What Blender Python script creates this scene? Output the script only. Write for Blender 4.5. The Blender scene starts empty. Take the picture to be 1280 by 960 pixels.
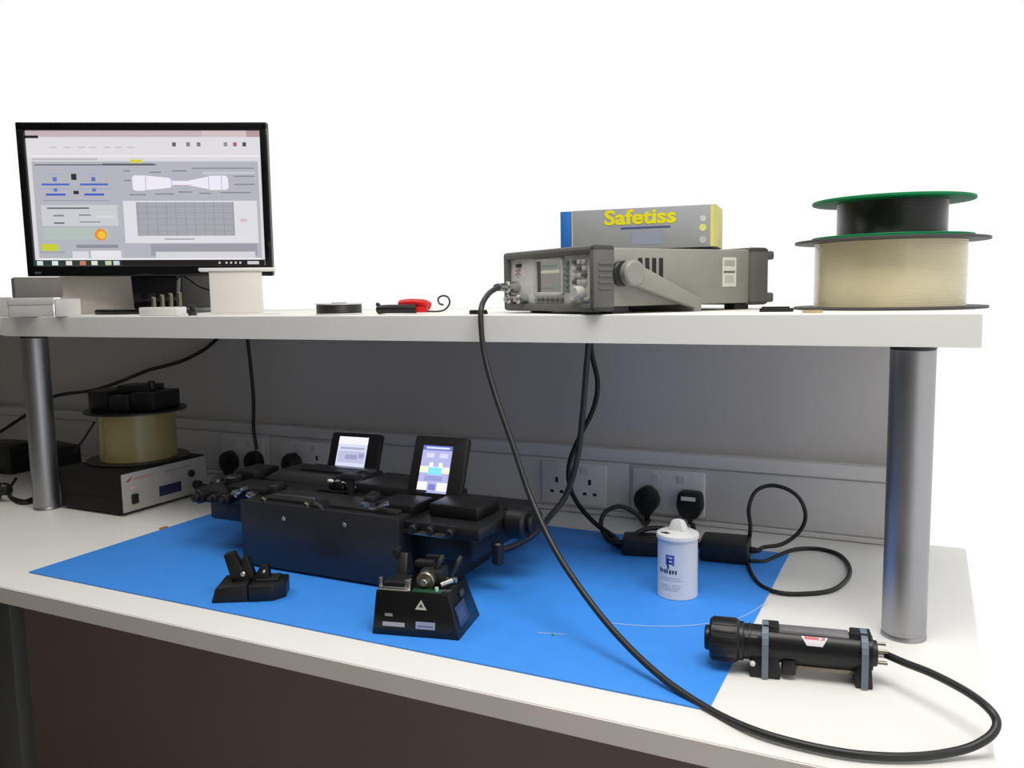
import bpy, bmesh, math, random
from mathutils import Vector, Matrix
random.seed(7)
S = bpy.context.scene
COL = S.collection
# ------------------------------------------------------------------ camera
# z = 0 is the bench top, x runs along the bench, y into the wall (metres)
F_PX, YAW, PITCH, ROLL, CAM_Z = 1052.95, 0.4586, 0.1089, -0.0172, 0.5261
_f = Vector((-math.sin(YAW)*math.cos(PITCH), math.cos(YAW)*math.cos(PITCH), -math.sin(PITCH)))
_r0 = Vector((math.cos(YAW), math.sin(YAW), 0)); _u0 = _r0.cross(_f)
_r = math.cos(ROLL)*_r0 + math.sin(ROLL)*_u0
_u = -math.sin(ROLL)*_r0 + math.cos(ROLL)*_u0
cd = bpy.data.cameras.new('camera'); cam = bpy.data.objects.new('camera', cd); COL.objects.link(cam)
cd.sensor_width = 36; cd.lens = F_PX/1280*36; cd.clip_start = .02
cam.matrix_world = Matrix(((_r.x, _u.x, -_f.x, 0), (_r.y, _u.y, -_f.y, 0), (_r.z, _u.z, -_f.z, CAM_Z), (0, 0, 0, 1)))
S.camera = cam
# ------------------------------------------------------------------ world and light
W = bpy.data.worlds.new('world'); S.world = W; W.use_nodes = True
W.node_tree.nodes['Background'].inputs[0].default_value = (1, 1, 1, 1)
W.node_tree.nodes['Background'].inputs[1].default_value = 1.0
def area_light(name, loc, target, sx, sy, watt, col):
    l = bpy.data.lights.new(name, 'AREA'); l.shape = 'RECTANGLE'; l.size = sx; l.size_y = sy
    l.energy = watt; l.color = col
    o = bpy.data.objects.new(name, l); COL.objects.link(o); o.location = loc
    o.rotation_euler = (Vector(target)-Vector(loc)).to_track_quat('-Z', 'Y').to_euler()
    return o
area_light('ceiling_lamp', (-.08, .80, 1.72), (-.08, .80, 0), 1.2, .6, 23.5, (1, .97, .93))
area_light('ceiling_lamp', (-1.9, .95, 1.72), (-1.9, .95, 0), 1.2, .6, 7.5, (1, .97, .93))
S.view_settings.view_transform = 'Standard'; S.view_settings.look = 'None'
S.view_settings.exposure = 0; S.view_settings.gamma = 1; S.view_settings.use_curve_mapping = False

# ------------------------------------------------------------------ helpers
def hx(h):
    h = h.lstrip('#'); v = [int(h[i:i+2], 16)/255 for i in (0, 2, 4)]
    return tuple(c/12.92 if c <= .04045 else ((c+.055)/1.055)**2.4 for c in v)
MATS = {}
def mat(name, col, rough=.5, metal=0, vary=.06, scale=40, bump=0, coat=0, emit=0, spec=.5, trans=0):
    if name in MATS: return MATS[name]
    m = bpy.data.materials.new(name); m.use_nodes = True; nt = m.node_tree; b = nt.nodes['Principled BSDF']
    c = hx(col) if isinstance(col, str) else col
    b.inputs['Roughness'].default_value = rough; b.inputs['Metallic'].default_value = metal
    b.inputs['Specular IOR Level'].default_value = spec
    b.inputs['Coat Weight'].default_value = coat
    b.inputs['Transmission Weight'].default_value = trans
    tc = nt.nodes.new('ShaderNodeTexCoord'); n = nt.nodes.new('ShaderNodeTexNoise')
    n.inputs['Scale'].default_value = scale; n.inputs['Detail'].default_value = 3
    nt.links.new(tc.outputs['Object'], n.inputs['Vector'])
    r = nt.nodes.new('ShaderNodeValToRGB'); nt.links.new(n.outputs['Fac'], r.inputs['Fac'])
    r.color_ramp.elements[0].position = .3; r.color_ramp.elements[1].position = .7
    r.color_ramp.elements[0].color = (*[x*(1-vary) for x in c], 1)
    r.color_ramp.elements[1].color = (*[min(1, x*(1+vary)) for x in c], 1)
    nt.links.new(r.outputs['Color'], b.inputs['Base Color'])
    if bump:
        bp = nt.nodes.new('ShaderNodeBump'); bp.inputs['Strength'].default_value = bump; bp.inputs['Distance'].default_value = .001
        n2 = nt.nodes.new('ShaderNodeTexNoise'); n2.inputs['Scale'].default_value = scale*12
        nt.links.new(tc.outputs['Object'], n2.inputs['Vector']); nt.links.new(n2.outputs['Fac'], bp.inputs['Height'])
        nt.links.new(bp.outputs['Normal'], b.inputs['Normal'])
    if emit:
        b.inputs['Emission Color'].default_value = (*c, 1); b.inputs['Emission Strength'].default_value = emit
    MATS[name] = m; return m
def attr_mat(name, emit, rough=.4):
    if name in MATS: return MATS[name]
    m = bpy.data.materials.new(name); m.use_nodes = True; nt = m.node_tree; b = nt.nodes['Principled BSDF']
    a = nt.nodes.new('ShaderNodeAttribute'); a.attribute_name = 'Col'
    b.inputs['Roughness'].default_value = rough
    if emit:
        b.inputs['Base Color'].default_value = (.01, .01, .01, 1)
        nt.links.new(a.outputs['Color'], b.inputs['Emission Color']); b.inputs['Emission Strength'].default_value = emit
    else:
        nt.links.new(a.outputs['Color'], b.inputs['Base Color'])
    MATS[name] = m; return m

class B:
    """collects shapes for ONE mesh object"""
    def __init__(s): s.bm = bmesh.new()
    def _add(s, bm2, M=None):
        if M is not None: bmesh.ops.transform(bm2, matrix=M, verts=bm2.verts)
        t = bpy.data.meshes.new('t'); bm2.to_mesh(t); bm2.free(); s.bm.from_mesh(t); bpy.data.meshes.remove(t); return s
    def box(s, x0, x1, y0, y1, z0, z1, bev=0, seg=2, M=None):
        b = bmesh.new(); bmesh.ops.create_cube(b, size=1)
        for v in b.verts:
            v.co = Vector((x0 if v.co.x < 0 else x1, y0 if v.co.y < 0 else y1, z0 if v.co.z < 0 else z1))
        if bev: bmesh.ops.bevel(b, geom=b.edges[:], offset=bev, segments=seg, profile=.5, affect='EDGES')
        return s._add(b, M)
    def lathe(s, prof, M=None, n=48):
        """profile [(r, z)...] turned about z; closes itself where r = 0"""
        b = bmesh.new(); rings = []
        for r, z in prof:
            if r < 1e-6: rings.append([b.verts.new((0, 0, z))])
            else: rings.append([b.verts.new((r*math.cos(2*math.pi*i/n), r*math.sin(2*math.pi*i/n), z)) for i in range(n)])
        for A, C in zip(rings, rings[1:]):
            for i in range(n):
                j = (i+1) % n
                if len(A) == 1 and len(C) == 1: continue
                if len(A) == 1: b.faces.new((A[0], C[j], C[i]))
                elif len(C) == 1: b.faces.new((A[i], A[j], C[0]))
                else: b.faces.new((A[i], A[j], C[j], C[i]))
        bmesh.ops.recalc_face_normals(b, faces=b.faces[:])
        return s._add(b, M)
    def cyl(s, p0, p1, r, n=32, bev=.0, r1=None):
        p0 = Vector(p0); p1 = Vector(p1); d = p1-p0; L = d.length; r1 = r if r1 is None else r1
        M = Matrix.Translation(p0) @ d.to_track_quat('Z', 'Y').to_matrix().to_4x4()
        e = min(bev, r*.45, L*.45)
        pr = [(0, 0), (r-e, 0), (r, e), (r1, L-e), (r1-e, L), (0, L)] if e else [(0, 0), (r, 0), (r1, L), (0, L)]
        return s.lathe(pr, M, n)
    def prism(s, pts, h, M=None, bev=0):
        """2-D outline in xy raised by h"""
        b = bmesh.new(); A = [b.verts.new((x, y, 0)) for x, y in pts]; C = [b.verts.new((x, y, h)) for x, y in pts]
        n = len(pts); b.faces.new(A[::-1]); b.faces.new(C)
        for i in range(n): b.faces.new((A[i], A[(i+1) % n], C[(i+1) % n], C[i]))
        bmesh.ops.recalc_face_normals(b, faces=b.faces[:])
        if bev: bmesh.ops.bevel(b, geom=b.edges[:], offset=bev, segments=2, profile=.5, affect='EDGES')
        return s._add(b, M)
    def hexa(s, c, bev=0, M=None):
        """eight corners: bottom four ccw, top four ccw"""
        b = bmesh.new(); v = [b.verts.new(p) for p in c]
        for f in ((3, 2, 1, 0), (4, 5, 6, 7), (0, 1, 5, 4), (1, 2, 6, 5), (2, 3, 7, 6), (3, 0, 4, 7)): b.faces.new([v[i] for i in f])
        bmesh.ops.recalc_face_normals(b, faces=b.faces[:])
        if bev: bmesh.ops.bevel(b, geom=b.edges[:], offset=bev, segments=2, profile=.5, affect='EDGES')
        return s._add(b, M)
    def tube(s, pts, r, n=10, sub=8, smooth=True):
        P = [Vector(p) for p in pts]
        if smooth and len(P) > 2:
            Q = []
            E = [2*P[0]-P[1]]+P+[2*P[-1]-P[-2]]
            for i in range(1, len(E)-2):
                for k in range(sub):
                    t = k/sub; a, b_, c, d = E[i-1], E[i], E[i+1], E[i+2]
                    Q.append(.5*((2*b_)+(c-a)*t+(2*a-5*b_+4*c-d)*t*t+(3*b_-a-3*c+d)*t**3))
            Q.append(P[-1]); P = Q
        b = bmesh.new(); prev = None; up = Vector((.13, .27, .95)); rings = []
        for i, p in enumerate(P):
            d = (P[min(i+1, len(P)-1)]-P[max(i-1, 0)]).normalized()
            u = (up-d*up.dot(d)).normalized(); w = d.cross(u); up = u
            rings.append([b.verts.new(p+r*(math.cos(2*math.pi*k/n)*u+math.sin(2*math.pi*k/n)*w)) for k in range(n)])
        for A, C in zip(rings, rings[1:]):
            for k in range(n): b.faces.new((A[k], A[(k+1) % n], C[(k+1) % n], C[k]))
        b.faces.new(rings[0][::-1]); b.faces.new(rings[-1])
        bmesh.ops.recalc_face_normals(b, faces=b.faces[:])
        return s._add(b)
    def sphere(s, c, r, sc=(1, 1, 1)):
        b = bmesh.new(); bmesh.ops.create_uvsphere(b, u_segments=20, v_segments=12, radius=r)
        return s._add(b, Matrix.Translation(c) @ Matrix.Diagonal((*sc, 1)))
    def done(s, name, m, parent=None, loc=None, rot=None, label=None):
        me = bpy.data.meshes.new(name); s.bm.to_mesh(me); s.bm.free()
        me.polygons.foreach_set('use_smooth', [True]*len(me.polygons)); me.set_sharp_from_angle(angle=math.radians(32))
        me.materials.append(m); o = bpy.data.objects.new(name, me); COL.objects.link(o)
        if parent: o.parent = parent
        if loc: o.location = loc
        if rot: o.rotation_euler = rot
        if label: o['label'] = label
        return o
def tag(o, label, cat, group=None):
    o['label'] = label; o['category'] = cat
    if group: o['group'] = group
    return o
def thing(name, label, cat, loc=(0, 0, 0), rz=0, group=None):
    o = bpy.data.objects.new(name, None); COL.objects.link(o); o.location = loc; o.rotation_euler = (0, 0, rz)
    o.empty_display_size = .02
    return tag(o, label, cat, group)
def struct(o): o['kind'] = 'structure'; return o
def rect(x0, x1, y0, y1): return [(x0, y0), (x1, y0), (x1, y1), (x0, y1)]
def disc(cx, cy, r, n=14, ry=None): return [(cx+r*math.cos(2*math.pi*i/n), cy+(ry or r)*math.sin(2*math.pi*i/n)) for i in range(n)]
def flatprint(name, polys, o, ux, uy, m, parent=None, step=.0002, label=None):
    """flat print: coloured polygons [(pts2d, colour)], later ones on top"""
    o = Vector(o); ux = Vector(ux); uy = Vector(uy); nn = ux.cross(uy).normalized()
    V = []; Fc = []; C = []
    for k, (pts, c) in enumerate(polys):
        i0 = len(V)
        for x, y in pts: V.append(o+ux*x+uy*y+nn*(step*(.5+k*.25)))
        Fc.append(list(range(i0, i0+len(pts)))); C.append(hx(c))
    me = bpy.data.meshes.new(name); me.from_pydata(V, [], Fc)
    a = me.color_attributes.new('Col', 'FLOAT_COLOR', 'CORNER'); i = 0
    for f, c in zip(Fc, C):
        for _ in f: a.data[i].color = (*c, 1); i += 1
    me.materials.append(m); ob = bpy.data.objects.new(name, me); COL.objects.link(ob); ob.parent = parent
    if label: ob['label'] = label
    return ob
def lettering(name, text, size, M, m, parent, shear=0, bold=.0, label=None, sx=1):
    cu = bpy.data.curves.new(name, 'FONT'); cu.body = text; cu.size = size; cu.shear = shear; cu.offset = bold; cu.extrude = .0002
    cu.resolution_u = 3
    t = bpy.data.objects.new('t', cu); COL.objects.link(t); bpy.context.view_layer.update()
    me = bpy.data.meshes.new_from_object(t.evaluated_get(bpy.context.evaluated_depsgraph_get()))
    bpy.data.objects.remove(t); bpy.data.curves.remove(cu)
    me.transform(M @ Matrix.Diagonal((sx, 1, 1, 1))); me.name = name; me.materials.clear(); me.materials.append(m)
    o = bpy.data.objects.new(name, me); COL.objects.link(o); o.parent = parent
    if label: o['label'] = label
    return o
def at(px, py, axis, val):
    """point of the room seen at a pixel of the 1280x960 photo, on the plane axis = val"""
    d = _f+_r*((px-640)/F_PX)-_u*((py-480)/F_PX); o = Vector((0, 0, CAM_Z)); i = 'xyz'.index(axis)
    return o+d*((val-o[i])/d[i])
def frame(ex, ey, ez, t=(0, 0, 0)):
    ex, ey, ez, t = map(Vector, (ex, ey, ez, t))
    return Matrix(((ex.x, ey.x, ez.x, t.x), (ey and ex.y, ey.y, ez.y, t.y), (ex.z, ey.z, ez.z, t.z), (0, 0, 0, 1)))
FRONT = lambda x, y, z: frame((1, 0, 0), (0, 0, 1), (0, -1, 0), (x, y, z))     # xy outline seen from the front (-y)
RIGHT = lambda x, y, z: frame((0, 1, 0), (0, 0, 1), (1, 0, 0), (x, y, z))      # xy outline seen from +x

# ------------------------------------------------------------------ materials
M_lam = mat('white_laminate', '#ebeae6', .38, vary=.015, scale=6, bump=.03)
M_edge = mat('worktop_edging', '#e6e0d9', .45, vary=.03, scale=8)
M_shelf_edge = mat('shelf_edging', '#eae9e5', .45, vary=.02, scale=8)
M_wall = mat('painted_wall', '#c6c2bf', .75, vary=.03, scale=3, bump=.1)
M_trunk = mat('trunking_plastic', '#cbc9c9', .42, vary=.02, scale=5)
M_plate = mat('socket_plastic', '#d6d5d6', .35, vary=.01)
M_room = mat('room_paint', '#807d79', .8, vary=.03, scale=2)
M_ceil = mat('ceiling_paint', '#d5d3d0', .8, vary=.02, scale=2)
M_floor = mat('vinyl_floor', '#8a857f', .5, vary=.08, scale=5)
M_taupe = mat('taupe_panel', '#8a7b70', .6, vary=.05, scale=4)
M_green_grey = mat('grey_pedestal', '#4a4b48', .55, vary=.04)
M_steel = mat('brushed_silver_tube', '#a8a8ab', .40, 1, vary=.03, scale=12)
M_mat = mat('blue_mat_rubber', '#3a92f2', .55, vary=.03, scale=30, bump=.12)
M_blk = mat('black_plastic', '#131314', .42, vary=.15, scale=30)
M_blk_gloss = mat('gloss_black', '#08080a', .12, vary=.1)
M_rub = mat('black_rubber', '#141414', .5, vary=.15)
M_gcab = mat('grey_cable_sheath', '#3d3f42', .45, vary=.08)
M_dk = mat('charcoal_metal', '#262628', .45, .1, vary=.06, scale=20)
M_dk2 = mat('graphite_paint', '#161618', .45, .0, vary=.1, scale=20)
M_chr = mat('bright_metal', '#c9c9c9', .22, 1, vary=.04)
M_brass = mat('tarnished_metal', '#8d877a', .35, 1, vary=.1)
M_white = mat('white_plastic', '#e6e6e4', .4, vary=.02)
M_card = mat('white_card', '#e2ded6', .7, vary=.03, scale=15)
M_print = attr_mat('printed_ink', 0)
M_scr = attr_mat('lit_screen', .95, .12)
M_lcd = attr_mat('lit_small_screen', 1.25, .15)
M_lcdoff = attr_mat('dim_display', .7, .3)

# ================================================================== THE SETTING
XR = .083; YF = .933; YT = 1.829; YW = 1.872          # bench right end, bench front, trunking face, wall face
struct(B().box(-3.6, XR, -1.5, 2.0, -.80, -.74).done('floor', M_floor))
struct(B().box(-3.6, .004, YW, YW+.1, -.74, .44).done('wall_back', M_wall))
struct(B().box(-3.72, -3.6, -1.5, 2.0, -.74, 1.76).done('wall_left_unseen', M_room))  # unseen wall, added to keep light off the left side
struct(B().box(-3.6, 1.4, -1.62, -1.5, -.74, 1.76).done('wall_front_unseen', M_room))  # unseen wall behind the camera, added to darken the front faces
struct(B().box(-3.6, 1.4, -1.5, 1.872, 1.76, 1.82).done('ceiling', M_ceil))
# dado trunking along the wall
tr = struct(B().box(-3.6, -.002, YT+.004, YW, 0.001, .158, .002).done('trim_1', M_trunk))
tr['label'] = 'pale grey dado trunking along the foot of the wall'
for a, b_ in ((-3.6, -2.62), (-2.617, -1.682), (-1.679, -.605), (-.602, -.003)):
    B().box(a, b_, YT, YT+.005, .014, .128, .0015).done('trunking_cover', M_trunk, tr)
B().box(-3.6, -.003, YT-.004, YT+.006, .131, .160, .003).done('trunking_lip', M_trunk, tr)
B().box(-3.6, -.003, YT-.003, YT+.006, .001, .012, .002).done('trunking_skirt', M_trunk, tr)
def socket_plate(x, holes=(True, True)):
    y = YT-.008
    p = B().box(x-.083, x+.083, y, YT+.001, .020, .122, .004).done('socket_plate', M_plate, tr)
    for k, s in enumerate((-1, 1)):
        cx = x+s*.042
        if holes[k]: B().box(cx-.0035, cx+.0035, y-.0006, y+.002, .071, .084).box(cx-.017, cx-.008, y-.0006, y+.002, .046, .0525).box(
            cx+.008, cx+.017, y-.0006, y+.002, .046, .0525).done('pin_hole', M_blk, p)
        B().hexa([(cx-.008+s*-.012, y-.001, .094), (cx+.008-s*.012, y-.001, .094), (cx+.008-s*.012, y+.002, .094), (cx-.008-s*.012, y+.002, .094),
                  (cx-.008-s*.012, y-.004, .112), (cx+.008-s*.012, y-.004, .112), (cx+.008-s*.012, y+.002, .112), (cx-.008-s*.012, y+.002, .112)]).done('rocker_switch', M_plate, p)
    return p
for x, hl in ((-.742, (1, 1)), (-.512, (0, 0)), (-1.782, (0, 0)), (-1.548, (0, 1))): socket_plate(x, hl)

# ================================================================== THE BENCH
bench = thing('workbench', 'long white laminate workbench with a grey front edge', 'workbench', (-1.5, YF, -.74))
def L(o, base): o.location = -Vector(base); return o
bb = (-1.5, YF, -.74)
L(B().box(-3.55, XR, YF+.002, YT+.04, -.031, 0, .0025).done('worktop', M_lam, bench), bb)
L(B().box(-3.55, XR-.003, YF-.001, YF+.0018, -.0305, -.0012).done('front_edging', M_edge, bench, label='grey front edge strip'), bb)
L(B().box(XR-.004, XR+.001, YF, YT+.04, -.0305, -.002).done('end_edging', M_lam, bench), bb)
L(B().box(-3.5, XR-.06, 1.30, 1.318, -.74, -.031).done('modesty_panel', M_taupe, bench, label='dark taupe panel under the worktop'), bb)
L(B().box(XR-.05, XR-.025, .99, 1.8, -.74, -.031, .002).done('end_panel', M_taupe, bench), bb)
L(B().box(-1.64, -1.556, .965, .995, -.735, -.033, .003).box(-1.65, -1.546, .955, 1.005, -.74, -.730, .003).done('leg', M_green_grey, bench, label='dark grey metal leg'), bb)

# raised shelf and its posts
sh = thing('shelf_board', 'thick white shelf board on silver posts carrying the monitor and instruments', 'shelf', (-.95, 1.56, .44))
L(B().box(-2.02, .067, 1.298, YW+.06, .44, .487, .002).done('board', M_lam, sh), (-.95, 1.56, .44))
L(B().box(-2.02, .066, 1.2955, 1.2985, .4405, .4855).done('front_edging', M_shelf_edge, sh, label='pale grey front edge'), (-.95, 1.56, .44))
s2 = thing('shelf_board', 'adjoining white shelf board cut off by the left edge of the photo', 'shelf', (-2.7, 1.56, .44))
L(B().box(-3.55, -2.024, 1.303, YW+.06, .442, .486, .002).done('board', M_lam, s2), (-2.7, 1.56, .44))
def post(x, y, label):
    t = thing('shelf_post', label, 'post', (x, y, 0), group='silver posts holding up the shelf')
    B().lathe([(.0295, .006), (.031, .008), (.031, .432), (.0295, .434)], n=64).done('tube', M_steel, t)
    B().lathe([(0, 0), (.0318, 0), (.0318, .004), (.030, .0075), (0, .0075)], n=64).done('base_cap', M_steel, t)
    B().lathe([(0, .432), (.030, .432), (.0315, .435), (.0315, .44), (0, .44)], n=64).done('top_cap', M_dk, t)
post(-.0171, 1.3557, 'silver tubular post at the right end of the shelf')
post(-1.9927, 1.3557, 'silver tubular post at the left beside the black instrument')

# blue mat
mt = B().box(-1.549, -.230, 1.005, 1.690, .0002, .0028, .001).done('bench_mat', M_mat)
tag(mt, 'bright blue rubber mat lying on the bench', 'mat')
ZM = .0028

# ================================================================== ON THE SHELF
ZS = .487
# ---- monitor, turned to face the camera
def make_monitor():
    d = 2.14
    c = Vector((0, 0, CAM_Z))+_f*d+_r*((184-640)/F_PX*d)-_u*((250.5-480)/F_PX*d)     # screen centre
    rz = YAW+.015
    t = thing('computer_monitor', 'wide black computer monitor showing a design program', 'monitor', (c.x, c.y, ZS), rz)
    zc = c.z-ZS; w, h = .312, .191       # half sizes
    T = Matrix.Rotation(math.radians(2.0), 4, 'X')
    T = Matrix.Translation((0, 0, zc)) @ T @ Matrix.Rotation(math.radians(.8), 4, 'Y')
    bz = B()
    bz.box(-w, w, .0, .012, -h, h, .004, M=T)
    bz.box(-w, w, -.010, .002, h-.020, h, .003, M=T).box(-w, w, -.010, .002, -h, -h+.027, .003, M=T)
    bz.box(-w, -w+.019, -.010, .002, -h, h, .003, M=T).box(w-.019, w, -.010, .002, -h, h, .003, M=T)
    bz.done('bezel', M_blk_gloss, t, label='gloss black bezel')
    B().box(-.2, .2, .010, .040, -.12, .12, .012, M=T).done('back_cover', M_blk, t)
    x0, x1, z0, z1 = -w+.0185, w-.0185, -h+.0265, h-.0195
    sw, shh = x1-x0, z1-z0
    P = []
    def r(u0, u1, v0, v1, c): P.append((rect(u0*sw, u1*sw, v0*shh, v1*shh), c))
    r(0, 1, 0, 1, '#dedce2')
    r(0, 1, .955, 1, '#c9b7bd'); r(.75, .94, .955, 1, '#d9c4c8'); r(.94, 1, .955, 1, '#b99ba0')
    r(0, .055, .945, .965, '#1e1e22')
    r(0, 1, .80, .945, '#e3e1e6'); r(.02, .30, .785, .80, '#c2c0c6'); r(.02, .99, .812, .82, '#f2f1f4')
    for u, c in ((.63, '#6a6068'), (.69, '#8b7f84'), (.735, '#8a7a80'), (.85, '#9a9098'), (.89, '#b06a70'), (.93, '#49506a')): r(u-.008, u+.008, .885, .915, c)
    for u in (.10, .16, .22, .27, .33, .38, .43): r(u, u+.03, .875, .882, '#bdbac2')
    r(.02, .985, .05, .775, '#b7b8c0')
    r(.03, .55, .745, .757, '#7d7e88'); r(.32, .54, .748, .760, '#5c5d66'); r(.44, .49, .765, .790, '#d8d645')
    r(.70, .97, .72, .73, '#8f9099'); r(.75, .97, .68, .70, '#c9cad2')
    for du in (0, .165):
        r(.055+du, .175+du, .600, .614, '#4a66c8'); r(.07+du, .155+du, .525, .540, '#3f5ccb')
        r(.105+du, .122+du, .63, .66, '#5a72c4'); r(.105+du, .122+du, .555, .58, '#5a72c4')
        r(.08+du, .15+du, .68, .686, '#9fb0dd'); r(.04+du, .19+du, .572, .576, '#8f9fd2')
    r(.185, .208, .640, .685, '#2c2e33'); r(.190, .213, .535, .560, '#2c2e33'); r(.06, .34, .485, .490, '#8c8d96')
    P.append(([(a*sw, b_*shh) for a, b_ in ((.445, .575), (.455, .56), (.49, .56), (.50, .565), (.60, .58), (.62, .60), (.68, .60), (.76, .575), (.78, .565),
              (.845, .565), (.855, .58), (.855, .655), (.845, .67), (.78, .67), (.76, .66), (.68, .632), (.62, .632), (.60, .655), (.50, .672), (.455, .672), (.445, .66))], '#f2effb'))
    for u in (.50, .612, .77, .825): r(u, u+.003, .562, .67, '#b8b0dd')
    r(.615, .70, .600, .603, '#d7a9b5')
    for u, v, l in ((.41, .70, .03), (.41, .63, .03), (.52, .69, .05), (.62, .70, .06), (.43, .525, .07), (.54, .53, .08), (.64, .545, .06), (.73, .535, .05), (.82, .54, .13), (.88, .66, .09), (.88, .60, .09)): r(u, u+l, v, v+.010, '#898a96')
    r(.40, .975, .17, .485, '#e2e2e8'); r(.455, .875, .225, .475, '#a9aab1')
    for k in range(11): r(.46+k*.041, .4625+k*.041, .225, .475, '#94959d')
    for k in range(5): r(.455, .875, .26+k*.045, .264+k*.045, '#999aa2')
    r(.57, .70, .195, .205, '#a6a7b0'); r(.90, .93, .33, .35, '#d8c0c8')
    r(.05, .375, .30, .455, '#cfd0d5'); r(.075, .255, .425, .437, '#6e7078'); r(.10, .145, .37, .382, '#85868e'); r(.21, .26, .375, .385, '#85868e')
    r(.10, .145, .315, .327, '#70717a'); r(.21, .30, .325, .333, '#85868e'); r(.28, .36, .36, .375, '#dcdce0')
    r(.055, .33, .20, .285, '#b7c4bd')
    P.append((disc(.297*sw, .235*shh, .026*sw, 16), '#e9923c')); P.append((disc(.302*sw, .232*shh, .017*sw, 14), '#f6c63a'))
    r(.04, .11, .115, .165, '#c8d238'); r(.03, .14, .10, .108, '#9c9da5')
    r(.19, .37, .135, .16, '#8f9199'); r(.25, .38, .06, .115, '#e9e9ee'); r(.17, .24, .055, .11, '#dcdce2')
    r(.51, .97, .075, .165, '#9fa0a8'); r(.53, .96, .06, .105, '#dadae0'); r(.02, .985, .046, .058, '#f3f3f6')
    r(0, 1, 0, .045, '#1a1216'); r(0, .38, 0, .045, '#2c3a38')
    for u, c in ((.015, '#cfe4e2'), (.08, '#dfe9ea'), (.14, '#e6e2dc'), (.20, '#c77f66'), (.25, '#e9e3d2'), (.31, '#c9cfae'), (.345, '#cbd8e6')): r(u, u+.026, .006, .038, c)
    for u in (.80, .83, .85, .87, .89): r(u, u+.008, .014, .030, '#c9c5ca')
    r(.925, .975, .010, .034, '#d3d0d6')
    sc = flatprint('screen', P, T @ Vector((x0, -.0005, z0)), T.to_3x3() @ Vector((1, 0, 0)), T.to_3x3() @ Vector((0, 0, 1)), M_scr, t, step=.0004, label='lit white and grey software screen')
    B().hexa([(-.055, .008, .012), (.055, .008, .012), (.055, .05, .012), (-.055, .05, .012), (-.062, .012, zc-h+.02), (.062, .012, zc-h+.02), (.062, .05, zc-h+.02), (-.062, .05, zc-h+.02)], .004).done('stand_neck', M_blk_gloss, t)
    B().prism([(-.125, -.06), (-.06, -.095), (.06, -.095), (.125, -.06), (.13, .05), (.08, .12), (-.08, .12), (-.13, .05)], .013, bev=.004).done('stand_foot', M_blk_gloss, t)
    B().box(-w+.02, -w+.036, -.0112, -.0098, -h+.007, -h+.012, M=T).done('badge', M_chr, t)
    return t
make_monitor()

def carton(label, px, dep, w, d, h, z0, m, rz=1.0, lid=0):
    """a carton standing where pixel column px meets the shelf at camera depth dep"""
    lat = (px-640)/F_PX*dep; X = _r0*lat+Vector((-math.sin(YAW), math.cos(YAW), 0))*dep
    t = thing('cardboard_box', label, 'box', (X.x, X.y, z0), rz); w /= 2; d /= 2
    B().box(-w, w, -d, d, 0, h-(lid or .0), .0015).done('body', m, t)
    if lid: B().box(-w-.002, w+.002, -d-.002, d+.002, h-lid, h, .0015).done('lid', m, t)
    else: B().box(-w*.98, w*.98, -.0015, .0015, h, h+.0006).box(-w, w, -d*.97, -d*.9, h, h+.0012).done('top_flap', m, t)
    return t
M_gbox = mat('grey_card', '#726e6a', .7, vary=.04)
M_lbox = mat('pale_grey_card', '#b2afad', .65, vary=.03)
M_cream = mat('cream_card', '#d2cbc0', .7, vary=.03)
def shelf_x(px, y): return at(px, 385, 'y', y).x
# boxes left of and under the monitor
carton('flat white box at the far left end of the shelf, cut by the photo edge', -8, 2.16, .10, .07, .046, ZS, M_lbox, 1.0)
carton('flat white carton holding up the small grey box, left of the monitor', 43, 2.02, .092, .07, .044, ZS, M_lbox, 1.0, lid=.016)
carton('small dark grey box on top of a white carton at the left', 53, 2.03, .100, .06, .047, ZS+.0445, M_gbox, 1.08)
carton('little white cube carton standing in front of the cream box', 89, 1.97, .052, .035, .040, ZS, mat('off_white_card', '#cfcdca', .65), 1.0)
carton('cream box under the left half of the monitor', 130, 2.29, .185, .06, .098, ZS, M_cream, .86)
# white stand with overhanging top at the right of the monitor
x = shelf_x(297, 1.40)
t = thing('card_stand', 'white open stand with a wide flat top beneath the right corner of the monitor', 'stand', (x, 1.40, ZS), .72)
B().box(-.054, .054, -.025, .025, .003, .094, .002).done('body', M_card, t)
B().box(-.074, .084, -.03, .03, .094, .101, .0015).done('top_plate', M_white, t)
B().box(-.075, .09, -.032, .032, 0, .003, .001).done('base_plate', M_white, t)
# dark box put in for the shaded gap, with the black lead
carton('dark box put in for the shade between the monitor stand and the white stand', 254, 2.37, .11, .05, .10, ZS, M_gbox, .8)
tag(B().tube([at(228, 343, 'y', 1.62), at(238, 350, 'y', 1.61), at(250, 358, 'y', 1.60), at(268, 364, 'y', 1.60), at(280, 372, 'y', 1.6)], .0035).done('monitor_lead', M_rub), 'short black lead curving behind the white stand', 'cable')
# connector block
x = shelf_x(201, 1.33)
t = thing('connector_block', 'small white block with a row of upright metal ferrules', 'connector block', (x, 1.335, ZS), .2)
B().box(-.048, .048, -.018, .018, 0, .019, .002).done('body', M_white, t)
for k in range(4): B().cyl((-.022+k*.022, 0, .019), (-.022+k*.022, 0, .019+(.022, .027, .030, .032)[k]), .0045, 16, .001).done('ferrule', M_brass, t)
t = thing('cable_gland', 'tiny grey gland standing right of the white connector block', 'connector', (shelf_x(238, 1.33), 1.335, ZS))
B().cyl((0, 0, 0), (0, 0, .010), .009, 6).done('hex_nut', M_dk, t); B().cyl((0, 0, .010), (0, 0, .024), .006, 20, .002).done('stem', M_dk, t)

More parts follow.
